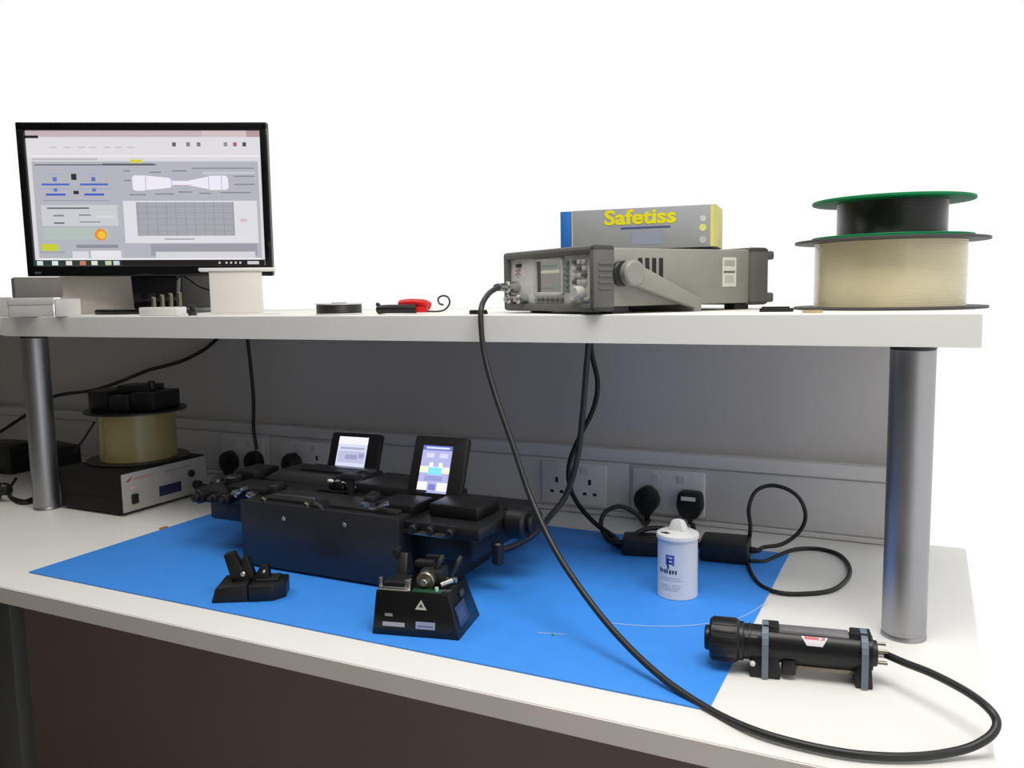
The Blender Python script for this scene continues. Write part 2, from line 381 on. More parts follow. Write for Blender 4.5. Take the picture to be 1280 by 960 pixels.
# small black reel
t = thing('wire_reel', 'small black wire reel with pale rims lying flat on the shelf', 'reel', (shelf_x(422, 1.36), 1.365, ZS))
B().lathe([(0, 0), (.046, 0), (.046, .003), (.043, .003), (.043, .020), (.046, .020), (.046, .0225), (0, .0225)], n=56).done('flanges', mat('clear_grey', '#d0d0d0', .3), t)
B().lathe([(.0434, .0032), (.0445, .004)]+[(.0445+.0006*(k % 2), .004+.0015*k) for k in range(11)]+[(.0434, .0198)], n=56).done('wire_winding', M_blk, t)
B().cyl((0, 0, .0226), (0, 0, .0236), .015, 32).done('hub_label', M_blk, t)
# red cutters with black grip
M_red = mat('red_grip', '#d21c22', .35, vary=.05)
gx = shelf_x(508, 1.36); t = thing('wire_strippers', 'red and black handled strippers lying by the black reel', 'pliers', (gx, 1.365, ZS), .1)
B().tube([(-.056, -.012, .009), (-.04, -.016, .0105), (-.01, -.012, .0105), (.02, -.004, .010)], .0085, 12).done('black_grip', M_blk, t)
B().tube([(-.022, .012, .018), (0, .010, .0205), (.03, .006, .019), (.042, .004, .014)], .0092, 12).done('red_grip', M_red, t)
B().hexa([(.012, -.008, .003), (.042, -.004, .003), (.042, .006, .003), (.012, .008, .003), (.016, -.007, .014), (.040, -.003, .014), (.040, .005, .014), (.016, .007, .014)], .002).done('red_jaw_cover', M_red, t)
B().tube([(-.05, -.012, .013), (-.060, -.008, .020), (-.066, 0, .018), (-.064, .006, .010), (-.055, .004, .006)], .003).done('spring_loop', M_blk, t)
B().tube([(.040, 0, .005), (.066, -.002, .005), (.080, -.002, .009), (.088, 0, .020), (.084, .002, .031), (.073, .002, .034), (.064, .002, .029), (.066, .001, .020), (.075, 0, .017)], .0017, 8).done('wire_loop', M_dk, t)
# small black caps
def black_cap(px, w, d, label):
    t = thing('lens_cap', label, 'cap', (shelf_x(px, 1.35), 1.352, ZS))
    B().lathe([(0, 0), (w, 0), (w, d*.7), (w*.94, d), (w*.8, d), (w*.76, d*.8), (0, d*.8)], n=40).done('disc', M_blk, t)
    B().box(w*.9, w*1.1, -.003, .003, 0, d*.5).done('tab', M_blk, t)
black_cap(597, .0165, .0075, 'little black cap behind the cable at the grey instrument')
t = thing('black_clip', 'flat black clip on the shelf right of the grey instrument', 'clip', (shelf_x(970, 1.40), 1.405, ZS), .1)
B().box(-.026, .026, -.008, .008, 0, .006, .0015).done('body', M_blk, t); B().box(-.023, .02, -.004, .004, .006, .0085, .001).done('lever', M_blk, t)
t = thing('beige_washer', 'small beige ring lying at the foot of the large spool', 'ring', (shelf_x(1016, 1.335), 1.335, ZS))
B().lathe([(.006, 0), (.0145, 0), (.0145, .004), (.006, .004), (.006, 0)], n=36).done('ring', mat('beige_nylon', '#b9a37c', .5), t)
B().lathe([(0, .0005), (.006, .0005), (.006, .002), (0, .002)], n=24).done('core', mat('pale_nylon', '#d8ceb6', .5), t)

# ---- bench instrument (front faces left-front, long body to the right)
M_igrey = mat('instrument_grey', '#8e8d85', .5, vary=.02, scale=60)
M_bump = mat('rubber_bumper_grey', '#5f5e5b', .6, vary=.03)
M_panel = mat('panel_grey', '#dcdcd6', .45, vary=.02)
M_key = mat('key_grey', '#c4c5c0', .45)
def make_generator():
    A = Vector((-.482, 1.277, ZS)); rz = math.radians(57-90)       # A: bottom front right corner
    t = thing('signal_generator', 'grey bench signal generator with small display and bumpers under the tissue box', 'instrument', A, rz)
    # local: x to the right of its front (front spans x in [-W,0]), y into its depth
    Wd, H, D = .288, .112, .400; f = .008
    B().box(-Wd+.008, -.008, .03, D-.02, f+.004, H-.004, .004).done('case', M_igrey, t)
    fb = B(); o = .014
    fb.box(-Wd, 0, .0, .045, H-o, H, .006).box(-Wd, 0, 0, .045, f-.004, f+.010, .006).box(-Wd, -Wd+o, 0, .045, f-.004, H, .006).box(-o, 0, 0, .045, f-.004, H, .006)
    fb.done('front_bumper', M_bump, t, label='dark grey rubber front bumper')
    for k in range(5): B().box(.0003-.002, .0015, .010, .038, .040+k*.010, .0445+k*.010, .0008).done('bumper_rib', M_bump, t)
    rb = B(); rb.box(-Wd, 0, D-.045, D, H-o, H, .006).box(-Wd, 0, D-.045, D, f, f+.012, .006).box(-Wd, -Wd+o, D-.045, D, f, H, .006).box(-o, 0, D-.045, D, f, H, .006)
    rb.box(-.022, .0, D-.004, D+.014, H-.022, H-.006, .004).box(-.022, 0, D-.004, D+.014, f+.004, f+.022, .004).box(-Wd, -Wd+.02, D-.004, D+.014, H-.022, H-.006, .004)
    rb.done('rear_bumper', M_bump, t, label='dark grey rubber rear bumper')
    for x_ in (-Wd+.03, -.03):
        for y_ in (.05, D-.07): B().box(x_-.014, x_+.014, y_, y_+.035, 0, f+.006, .002).done('foot', M_blk, t)
    fp = B().box(-Wd+.012, -.012, .010, .034, f+.008, H-.012, .002).done('front_panel', M_panel, t)
    # display
    dx0, dx1, dz0, dz1 = -.182, -.103, .038, .092
    B().box(dx0-.008, dx1+.006, .0065, .012, dz0-.006, dz0-.001, .001).box(dx0-.008, dx1+.006, .0065, .012, dz1, dz1+.005, .001).box(dx0-.009, dx0-.001, .0065, .012, dz0-.006, dz1+.005, .001).box(
        dx1, dx1+.006, .0065, .012, dz0-.006, dz1+.005, .001).done('display_frame', M_key, fp)
    w_, h_ = dx1-dx0, dz1-dz0
    flatprint('display', [(rect(0, w_, 0, h_), '#8f9088'), (rect(0, .012, 0, h_), '#3a3c3a'), (rect(.012, w_*.9, h_*.60, h_*.70), '#c9c7ae'), (rect(.016, w_*.8, h_*.8, h_*.86), '#6a8078'),
              (rect(.03, w_*.6, h_*.22, h_*.42), '#9d8a84'), (rect(.016, w_*.75, h_*.1, h_*.13), '#6f726c')], (dx0, .0099, dz0), (1, 0, 0), (0, 0, 1), M_lcdoff, fp)
    for k in range(6): B().box(-.093, -.081, .005, .012, .036+k*.0095, .0425+k*.0095, .001).done('soft_key', M_dk if k < 0 else mat('teal_grey_key', '#6f807c', .5), fp)
    for k in range(6): B().box(-.186+k*.0155, -.176+k*.0155, .005, .012, .021, .027, .001).done('menu_key', mat('teal_grey_key', '#6f807c', .5) if k == 0 else M_bump, fp)
    for k in range(3):
        for j in range(4): B().box(-.068+k*.014, -.058+k*.014, .005, .012, .050+j*.011, .057+j*.011, .001).done('number_key', M_key if (k+j) % 3 else M_bump, fp)
    B().cyl((-.043, .012, .036), (-.043, -.008, .036), .011, 28, .002).done('dial', M_key, fp)
    for k, x_ in enumerate((-.068, -.030)): B().box(x_-.006, x_+.006, .005, .012, .022, .028, .001).done('output_key', M_key, fp)
    B().box(-Wd+.036, -Wd+.052, .006, .012, .084, .090, .001).done('power_badge', M_dk, fp)
    lettering('red_logo', '*', .045, FRONT(-Wd+.030, .0098, .052), mat('logo_red', '#b0686a', .5), fp)
    for x_ in (-Wd+.034, -Wd+.068):
        B().cyl((x_, .012, .026), (x_, -.010, .026), .0085, 24, .001).cyl((x_, -.010, .026), (x_, -.016, .026), .0055, 24).done('bnc_socket', M_chr, fp)
    B().cyl((-Wd+.036, .012, .048), (-Wd+.036, -.012, .048), .011, 28, .001).done('output_socket', M_chr, fp)
    # vents and label on the right side
    for k in range(4): B().box(-.0085, -.0072, .098+k*.015, .107+k*.015, .056-k*.006, .092, .0006).done('vent_slot', M_blk, t)
    flatprint('rating_label', [(rect(0, .034, 0, .052), '#d6d6ca'), (rect(.004, .030, .036, .047), '#a9aaa0'), (rect(.003, .031, .024, .028), '#6d6e68'), (rect(.006, .028, .006, .020), '#b9baae')],
              (-.0079, .290, .042), (0, 1, 0), (0, 0, 1), M_print, t, label='pale rating label')
    # bail handle
    h = B(); a = Vector((.004, .072, .066)); e = Vector((.004, .215, .012)); d = (e-a).normalized(); nn = Vector((0, -d.z, d.y))
    pts = [(0, .017), (.06, .012), ((e-a).length, .010)]
    c = []
    for zz in (-.008, .010): c += [a+nn*.018+Vector((zz, 0, 0)), a-nn*.018+Vector((zz, 0, 0)), e-nn*.008+Vector((zz, 0, 0)), e+nn*.012+Vector((zz, 0, 0))]
    h.hexa(c, .003); h.cyl(a+Vector((-.010, 0, 0)), a+Vector((.014, 0, 0)), .021, 32, .003)
    h.box(-Wd-.010, .012, e.y-.010, e.y+.008, .001, .018, .003)
    h.done('bail_handle', M_igrey, t, label='grey swivel carrying handle')
    B().cyl(a+Vector((-.011, -.012, .0)), a+Vector((-.001, -.012, .0)), .021, 24, .002).done('handle_pivot', M_dk, t)
    return t, A, rz, Wd
gen, gA, gR, gW = make_generator()
GM = Matrix.Translation(gA) @ Matrix.Rotation(gR, 4, 'Z')
# ---- tissue box on it
ZB = ZS+.1125
def make_tissue():
    l = at(703, 303, 'z', ZB+.0); c0 = Vector((-.622, 1.475, ZB)); rz = .12
    t = thing('tissue_box', 'grey tissue box with yellow lettering and blue end lying on the signal generator', 'tissue box', c0, rz)
    w, d, h = .284, .115, .074
    B().box(.022, w-.001, 0, d, 0, h, .0012).done('sleeve', mat('silver_card', '#999b9e', .45, vary=.02), t)
    B().box(0, .0222, .0004, d-.0004, 0, h-.0004, .0012).done('blue_end', mat('blue_card', '#2b6fc0', .4, vary=.15, scale=20), t)
    B().box(w-.0012, w+.001, .0006, d-.0006, .0006, h-.0006).done('yellow_end', mat('yellow_card', '#cfc873', .5), t)
    flatprint('printed_marks', [(rect(.022, .0245, .001, h-.001), '#c0bf9a'), (rect(.115, .205, .0365, .040), '#4a5288'), (rect(.135, .19, .008, .032), '#8f97a8'),
              (rect(w-.009, w-.0015, .001, h-.001), '#d6d07c'), (disc(w-.022, .050, .0055), '#c6ccc4'), (disc(w-.022, .034, .0065), '#d5d67a'), (disc(w-.022, .013, .0065), '#b4b8b2')],
              (0, -.0002, 0), (1, 0, 0), (0, 0, 1), M_print, t)['kind'] = 'stuff'
    flatprint('end_mark', [(disc(.055, .033, .016, 18), '#d8b87e'), (rect(.02, .09, .010, .014), '#b9b268')], (w+.0011, 0, 0), (0, 1, 0), (0, 0, 1), M_print, t)
    lettering('lettering', 'Safetiss', .036, FRONT(.084, -.0004, .046), mat('yellow_ink', '#e3d90f', .5), t, bold=.0012, sx=1.24, label='yellow brand lettering')
    B().box(.09, .21, .035, .075, h, h+.0008).done('perforated_opening', mat('silver_card', '#999b9e', .45), t)
make_tissue()

# ---- fibre spools
M_fibre = mat('cream_fibre', '#cfc4a0', .22, vary=.13, scale=7, coat=.5)  # stronger tone noise hints at streaky highlights on the winding
M_fibre2 = mat('straw_fibre', '#978a57', .25, vary=.07, scale=14, coat=.5)
M_flange = mat('smoke_grey_flange', '#4a4846', .5, spec=.25, vary=.06)
M_green = mat('green_flange', '#0c7a48', .55, spec=.2, vary=.05)
M_bfib = mat('black_fibre', '#15120f', .3, vary=.15, coat=.3)
def spool(name, label, loc, R, r, H, tf, mf, mw, hub=.03, rz=0, tilt=(0, 0)):
    t = thing(name, label, 'spool', loc); t.rotation_euler = (tilt[0], tilt[1], rz)
    for z in (0, H-tf): B().lathe([(hub, z), (R-.001, z), (R, z+.001), (R, z+tf-.001), (R-.001, z+tf), (hub, z+tf), (hub, z)], n=96).done('flange', mf, t)
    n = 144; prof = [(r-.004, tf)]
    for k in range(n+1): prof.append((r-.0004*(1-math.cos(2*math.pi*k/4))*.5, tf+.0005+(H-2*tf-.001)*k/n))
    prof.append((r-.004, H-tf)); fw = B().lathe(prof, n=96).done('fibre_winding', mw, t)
    fw.data.set_sharp_from_angle(angle=math.radians(75))
    B().lathe([(hub-.003, .001), (hub+.004, .001), (hub+.004, H-.001), (hub-.003, H-.001), (hub-.003, .001)], n=40).done('hub', mf, t)
    return t
sx_, sy_ = -.0625, 1.585
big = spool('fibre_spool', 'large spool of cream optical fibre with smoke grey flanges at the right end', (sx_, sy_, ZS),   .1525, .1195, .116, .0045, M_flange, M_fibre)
spool('fibre_spool', 'smaller spool with green flanges and black fibre stacked on the large spool', (sx_+.002, sy_, ZS+.1165), .127, .0865, .066, .005, M_green, M_bfib)

# ================================================================== ON THE BENCH, LEFT
# ---- black power unit with silver front (front faces +x)
PX, PY0, PY1, PZ = -1.73, 1.368, 1.637, .106
t = thing('laser_driver_unit', 'black instrument case with silver front panel under the small fibre spool', 'instrument', (-1.88, 1.50, 0))
o0 = Vector((-1.88, 1.50, 0))
def LL(o): o.location = -o0; return o
LL(B().box(-1.957, PX-.004, PY0, PY1, .006, PZ, .003).box(-1.93, PX-.006, PY0-.001, PY0+.002, .040, .043).done('case', mat('black_case', '#161412', .6, vary=.1, spec=.25), t))
for a in (-1.93, -1.78):
    for b_ in (PY0+.03, PY1-.03): LL(B().cyl((a, b_, 0), (a, b_, .008), .012, 20, .002).done('foot', M_rub, t))
fp = LL(B().box(PX-.004, PX, PY0+.003, PY1-.002, .009, PZ-.003, .001).done('front_panel', mat('silver_panel', '#b3aeaa', .45, .2, vary=.02), t, label='silver front panel'))
w = PY1-PY0
flatprint('panel_marks', [([(.012, .083), (.022, .083), (.034, .093), (.030, .093)], '#8c2a2c'), (rect(.036, .095, .084, .090), '#b98f8f'), (rect(.13, .21, .085, .089), '#8e8a88'), (rect(.13, .19, .079, .081), '#9a9694'),
           (disc(.030, .066, .004), '#e6b9b6'), (rect(.205, .207, .03, .08), '#9a9694')], (PX, PY0, 0), (0, 1, 0), (0, 0, 1), M_print, fp)
B().box(PX-.001, PX+.006, PY0+.026, PY0+.044, .026, .050, .002).done('power_switch', M_blk, fp)
B().box(PX-.001, PX+.001, PY0+.110, PY0+.180, .026, .052, .0008).done('display', mat('dark_blue_display', '#20284a', .2), fp)
B().cyl((PX, PY0+.212, .066), (PX+.010, PY0+.212, .066), .009, 24, .002).done('knob', M_blk, fp)
B().cyl((PX, PY0+.226, .033), (PX+.020, PY0+.226, .033), .011, 24, .002).cyl((PX+.016, PY0+.226, .033), (PX+.045, PY0+.226, .030), .006, 16).done('output_connector', M_dk, fp)

sp2 = spool('fibre_spool', 'small spool of straw coloured fibre with black flanges on the black instrument', (-1.858, 1.530, PZ+.0005), .126, .096, .133, .005, mat('black_flange', '#121112', .35), M_fibre2)
zt = PZ+.1342
t = thing('spool_holder', 'black block stack lying on top of the straw coloured fibre spool', 'holder', (-1.862, 1.525, zt), .25)
B().prism([(-.095, -.050), (-.03, -.062), (-.03, .05), (-.095, .06)], .050, bev=.004).done('left_block', M_dk2, t)
B().box(-.028, .030, -.060, .05, 0, .040, .004).done('middle_block', M_dk, t)
B().box(.032, .100, -.055, .06, 0, .047, .004).done('right_block', M_blk, t)
B().box(-.030, .062, -.02, .05, .041, .062, .003).done('top_bar', M_dk, t)
B().cyl((.058, .0, .050), (.058, 0, .072), .009, 20, .002).done('stud', M_dk, t)
tag(B().tube([at(118, 528, 'x', -1.99), at(105, 548, 'x', -2.06), at(92, 566, 'x', -2.10)], .003).done('fibre_tail', M_rub), 'thin dark lead slanting down left of the straw coloured spool', 'cable')

# ---- clutter at the far left
t = thing('power_adapter', 'black power brick on the bench behind the left post', 'power adapter', (-2.30, 1.60, 0), -.2)
B().box(-.085, .085, -.04, .04, .030, .105, .008).box(-.08, .08, -.035, .035, 0, .032, .006).done('body', M_blk, t)
B().cyl((-.085, 0, .06), (-.115, 0, .06), .010, 16, .003).done('strain_relief', M_rub, t)
t = thing('power_adapter', 'black power brick at the very left edge of the photo', 'power adapter', (-2.55, 1.62, 0), .1)
B().box(-.07, .07, -.05, .05, 0, .09, .008).box(-.06, .06, -.052, -.045, .03, .06, .002).done('body', M_blk, t)
B().cyl((.07, 0, .05), (.10, 0, .05), .010, 16, .003).done('strain_relief', M_rub, t)
t = thing('cable_plug', 'chunky black plug lying on the bench at the lower left edge', 'plug', (-2.195, 1.335, 0), .5)
B().box(-.05, .02, -.03, .03, 0, .055, .010).done('body', M_blk, t); B().cyl((.018, 0, .03), (.05, 0, .03), .012, 16, .004).done('sleeve', M_rub, t)
def cable(name, label, pts, r, m, parts=None):
    o = tag(B().tube(pts, r, 12).done(name, m), label, 'cable'); return o
D = lambda px, py, z=.004: at(px, py, 'z', z)
cable('power_cable', 'tangled black lead on the bench left of the silver post', [D(-5, 606, .02), D(8, 605, .03), D(14, 612, .012), D(12, 620), D(30, 626), D(45, 621), D(38, 628), D(22, 628), D(10, 616, .005), D(20, 598, .03)], .004, M_rub)
# slanted cable across the wall
cable('power_cable', 'long black lead sagging across the wall left of the shelf centre', [at(275, 420, 'y', 1.83), at(255, 437, 'y', 1.825), at(225, 452, 'y', 1.82), at(185, 463, 'y', 1.815), at(150, 477, 'y', 1.81), at(115, 488, 'y', 1.80), at(66, 496, 'y', 1.80), at(35, 517, 'y', 1.80), at(-15, 550, 'y', 1.8)], .0055, M_rub)
cable('power_cable', 'black lead hanging straight down the wall to the plugs at the left', [at(309, 420, 'y', 1.80), at(313, 455, 'y', 1.80), at(317, 500, 'y', 1.80), at(317, 535, 'y', 1.80), at(321, 562, 'y', 1.795)], .005, M_rub)
# ---- plugs
def plug(px, py, label, kind=0):
    yb = YT-.0085; p = at(px, py, 'y', yb)
    t = thing('mains_plug', label, 'plug', (p.x, yb, p.z), group='black mains plugs in the trunking')
    if kind == 0: out = [(-.028, .006), (-.022, .022), (-.006, .034), (.006, .034), (.022, .022), (.028, .006), (.026, -.010), (.012, -.028), (.006, -.036), (-.006, -.036), (-.012, -.028), (-.026, -.010)]
    else: out = [(-.026, .022), (-.020, .029), (.020, .029), (.026, .022), (.029, -.004), (.022, -.024), (.012, -.032), (-.012, -.032), (-.022, -.024), (-.029, -.004)]
    B().prism(out, .030, FRONT(0, 0, 0), bev=.004).done('body', M_blk, t)
    B().cyl((0, -.015, -.030), (0, -.017, -.055 if kind == 0 else -.045), .0075, 16, .002, r1=.005).done('strain_relief', M_rub, t)
    B().prism([(-.012, .004), (.012, .004), (.008, -.012), (-.008, -.012)], .002, FRONT(0, -.0295, 0)).done('grip_rib', M_dk2, t)
    if kind == 1: B().box(-.017, .015, -.0306, -.0298, .010, .019).done('label_sticker', M_white, t, label='white sticker')
    return t
plug(291, 577, 'black mains plug nearest the black instrument, first from the left')
plug(322, 577, 'black mains plug under the hanging black lead')
plug(369, 580, 'black mains plug behind the dark splicer, left of its screen')
plug(811, 624, 'black pointed mains plug behind and left of the white tin')
plug(865, 628, 'black mains plug with a white sticker behind the white tin', 1)

# ================================================================== FIBRE SPLICER
def make_splicer():
    c = Vector((-1.005, 1.33, ZM))
    t = thing('fusion_splicer', 'dark grey fibre splicing machine with two small lit screens on the blue mat', 'splicer', c)
    def K(o): o.location = -c+Vector((0, 0, ZM)); return o
    x0, x1 = -1.188, -.822
    K(B().box(x0+.002, x1-.002, 1.208, 1.46, .006, .130, .003).done('body', M_dk2, t))
    for a in (x0+.03, x1-.03):
        for b_ in (1.23, 1.43): K(B().cyl((a, b_, 0), (a, b_, .008), .012, 18).done('foot', M_rub, t))
    fp = K(B().box(x0, x1, 1.203, 1.208, .005, .131, .001).done('front_plate', mat('front_plate_grey', '#3a3a3d', .38, .4, vary=.04), t, label='plain dark grey front plate'))
    for px, py in ((355, 650), (431, 658), (360, 722), (434, 735)):
        p = at(px, py, 'y', 1.203); B().cyl((p.x, 1.203, p.z), (p.x, 1.2005, p.z), .0045, 14, .001).done('screw', M_chr, fp)
    # stage plates overhanging at both ends
    K(B().box(-1.36, -1.12, 1.25, 1.46, .104, .128, .004).box(-1.34, -1.20, 1.27, 1.44, .060, .106, .006).done('left_stage', M_dk2, t))
    K(B().box(-.87, -.672, 1.225, 1.45, .100, .122, .004).box(-.85, -.70, 1.25, 1.42, .050, .102, .008).box(-.84, -.74, 1.26, 1.40, .010, .055, .006).done('right_stage', M_dk2, t))
    K(B().box(-.862, -.73, 1.22, 1.232, .100, .108, .002).done('right_stage_lip', M_brass, t))
    # long housings behind the stage
    K(B().hexa([(-1.29, 1.37, .128), (-1.03, 1.37, .128), (-1.03, 1.47, .128), (-1.29, 1.47, .128), (-1.25, 1.385, .150), (-1.03, 1.385, .150), (-1.03, 1.46, .150), (-1.25, 1.46, .150)], .004).done('left_housing', M_dk, t))
    K(B().box(-1.015, -.845, 1.34, 1.45, .128, .150, .004).done('right_housing', M_dk, t))
    K(B().box(-1.20, -1.06, 1.395, 1.45, .150, .154, .001).done('housing_lid', M_dk2, t))
    # central optics
    K(B().sphere((-1.045, 1.335, .142), .026, (1, .9, .8)).box(-1.08, -1.01, 1.30, 1.37, .110, .140, .004).done('microscope_dome', M_blk_gloss, t))
    K(B().sphere((-1.054, 1.313, .156), .0055, (1.4, .6, .7)).done('dome_glint', M_white, t))  # white blob standing in for the highlight on the dome
    # rails and clamps on the deck
    K(B().box(-1.135, -1.035, 1.238, 1.247, .134, .140, .001).done('fibre_rail', M_chr, t))
    K(B().box(-1.15, -.84, 1.225, 1.30, .128, .136, .003).done('deck', M_dk, t))
    for xx in (-1.140, -1.035, -1.005): K(B().cyl((xx, 1.222, .131), (xx, 1.212, .131), .007, 16, .002).done('thumb_screw', M_brass, t))
    for k, (xx, dz) in enumerate(((-1.235, .0), (-1.215, .006), (-1.196, .0))):
        K(B().box(xx-.006, xx+.010, 1.232, 1.252, .128+dz, .136+dz, .001, M=Matrix.Translation((xx, 1.24, .13)) @ Matrix.Rotation((.5, -.7, .4)[k], 4, 'Y') @ Matrix.Translation((-xx, -1.24, -.13))).done('holder_clip', M_chr, t))
    K(B().box(-1.27, -1.17, 1.25, 1.32, .128, .142, .003).cyl((-1.30, 1.30, .128), (-1.30, 1.30, .150), .018, 24, .003).box(-1.34, -1.28, 1.34, 1.42, .128, .150, .004).done('left_fibre_holder', M_blk, t))
    K(B().box(-.90, -.82, 1.245, 1.32, .128, .144, .003).box(-.80, -.70, 1.27, 1.36, .122, .146, .004).done('right_fibre_holder', M_blk, t))
    K(B().tube([(-.905, 1.232, .132), (-.885, 1.228, .136), (-.868, 1.226, .146), (-.858, 1.226, .150)], .0045, 10).done('clamp_lever', M_chr, t))
    K(B().hexa([(-.935, 1.225, .128), (-.905, 1.225, .128), (-.905, 1.245, .128), (-.935, 1.245, .128), (-.925, 1.23, .142), (-.915, 1.23, .142), (-.915, 1.245, .142), (-.925, 1.245, .142)]).done('blue_wedge', mat('steel_blue', '#4a5a68', .3, .6), t))
    K(B().cyl((-1.005, 1.235, .124), (-1.005, 1.205, .124), .018, 28, .004).done('focus_knob', M_blk, t))
    K(B().cyl((-.672, 1.34, .108), (-.632, 1.34, .108), .030, 36, .005).cyl((-.632, 1.34, .108), (-.622, 1.34, .108), .016, 24, .003).done('stage_knob', M_blk, t))
    K(B().cyl((-.66, 1.27, .090), (-.66, 1.27, .050), .011, 20, .003).done('adjuster_screw', M_blk, t))
    K(B().cyl((-1.36, 1.33, .115), (-1.385, 1.33, .115), .020, 28, .004).done('stage_knob', M_blk, t))
    for k, xx in enumerate((-1.325, -1.285, -1.255)):
        K(B().cyl((xx, 1.252, .118), (xx, 1.225, .118), (.014, .009, .011)[k], 22, .002).cyl((xx, 1.228, .118), (xx, 1.215, .118), (.009, .006, .007)[k], 18, .001).done('micrometer_knob', M_blk, t))
    for xx in (-.80, -.765, -.725):
        K(B().cyl((xx, 1.228, .112), (xx, 1.212, .112), .008, 18, .002).done('micrometer_knob', M_blk, t))
    K(B().box(-1.005, -.995, 1.30, 1.315, .128, .172, .002).box(-1.02, -.98, 1.298, 1.318, .165, .176, .002).done('lamp_arm', M_dk, t))
    for a in (-1.165, -.93): K(B().hexa([(a-.012, 1.262, .128), (a+.012, 1.262, .128), (a+.012, 1.30, .128), (a-.012, 1.30, .128), (a-.010, 1.268, .146), (a+.010, 1.268, .146), (a+.010, 1.292, .152), (a-.010, 1.292, .152)], .002).done('fibre_clamp', M_dk2, t))
    K(B().box(-.70, -.655, 1.36, 1.43, .085, .125, .006).cyl((-.655, 1.395, .105), (-.635, 1.395, .105), .014, 22, .003).done('rear_motor', M_blk, t))
    # swivelling screens
    def screen(xc, yb, zb, w, h, tilt, rz, polys, lab, ww, sc):
        M = Matrix.Translation((xc, yb, zb)) @ Matrix.Rotation(rz, 4, 'Z') @ Matrix.Rotation(tilt, 4, 'X')
        s = K(B().box(-w/2, w/2, 0, .016, 0, h, .006, M=M).done('screen_housing', M_blk, t))
        e = Matrix.to_3x3(M)
        P = [(rect(0, ww, 0, sc), polys[0][1])]+[([(x*ww, y*sc) for x, y in rect(*r)], c) for r, c in polys[1:]]
        flatprint('screen_image', P, M @ Vector((-w/2+(w-ww)/2-.004, -.0006, (h-sc)*.45)), e @ Vector((1, 0, 0)), e @ Vector((0, 0, 1)), M_lcd, s, label=lab)
        B().box(-w*.3, w*.3, .004, .022, -.016, .004, .003, M=M).done('hinge', M_dk, s)
    screen(-1.106, 1.44, .131, .128, .100, -.38, .06, [(0, '#c9cbe4'), ((0, 1, .80, 1), '#dfe0f2'), ((.08, .92, .66, .72), '#9fa2bd'), ((.05, .95, .30, .62), '#aeb1cc'), ((.3, .7, .40, .52), '#8e92b4'), ((.75, .95, .44, .56), '#8e92b4'), ((0, 1, 0, .2), '#f0effb')],
           'lit pale grey image', .074, .082)
    screen(-.834, 1.335, .130, .118, .128, -.40, .05, [(0, '#a8aad6'), ((0, 1, .90, 1), '#5d69c2'), ((.1, .9, .93, .97), '#cfd4f2'), ((.15, .42, .74, .84), '#c9c9e6'), ((.6, .88, .74, .84), '#c9c9e6'), ((0, 1, .42, .55), '#f4f3cf'), ((.28, .75, .38, .54), '#7fd4ef'),
           ((.30, .42, .54, .64), '#ffffff'), ((.62, .74, .54, .64), '#ffffff'), ((.2, .8, .25, .36), '#8f93c8'), ((0, .32, .05, .22), '#f3f2ff'), ((.66, 1, .05, .22), '#f3f2ff'), ((.38, .62, .06, .18), '#7278c4'), ((.0, .3, 0, .05), '#15161c')],
           'lit blue and yellow image', .064, .092)
    K(B().box(-1.150, -1.035, 1.425, 1.445, .148, .156, .002).done('screen_ledge', mat('ledge_grey', '#6a6d78', .3, .5), t))
    return t
make_splicer()

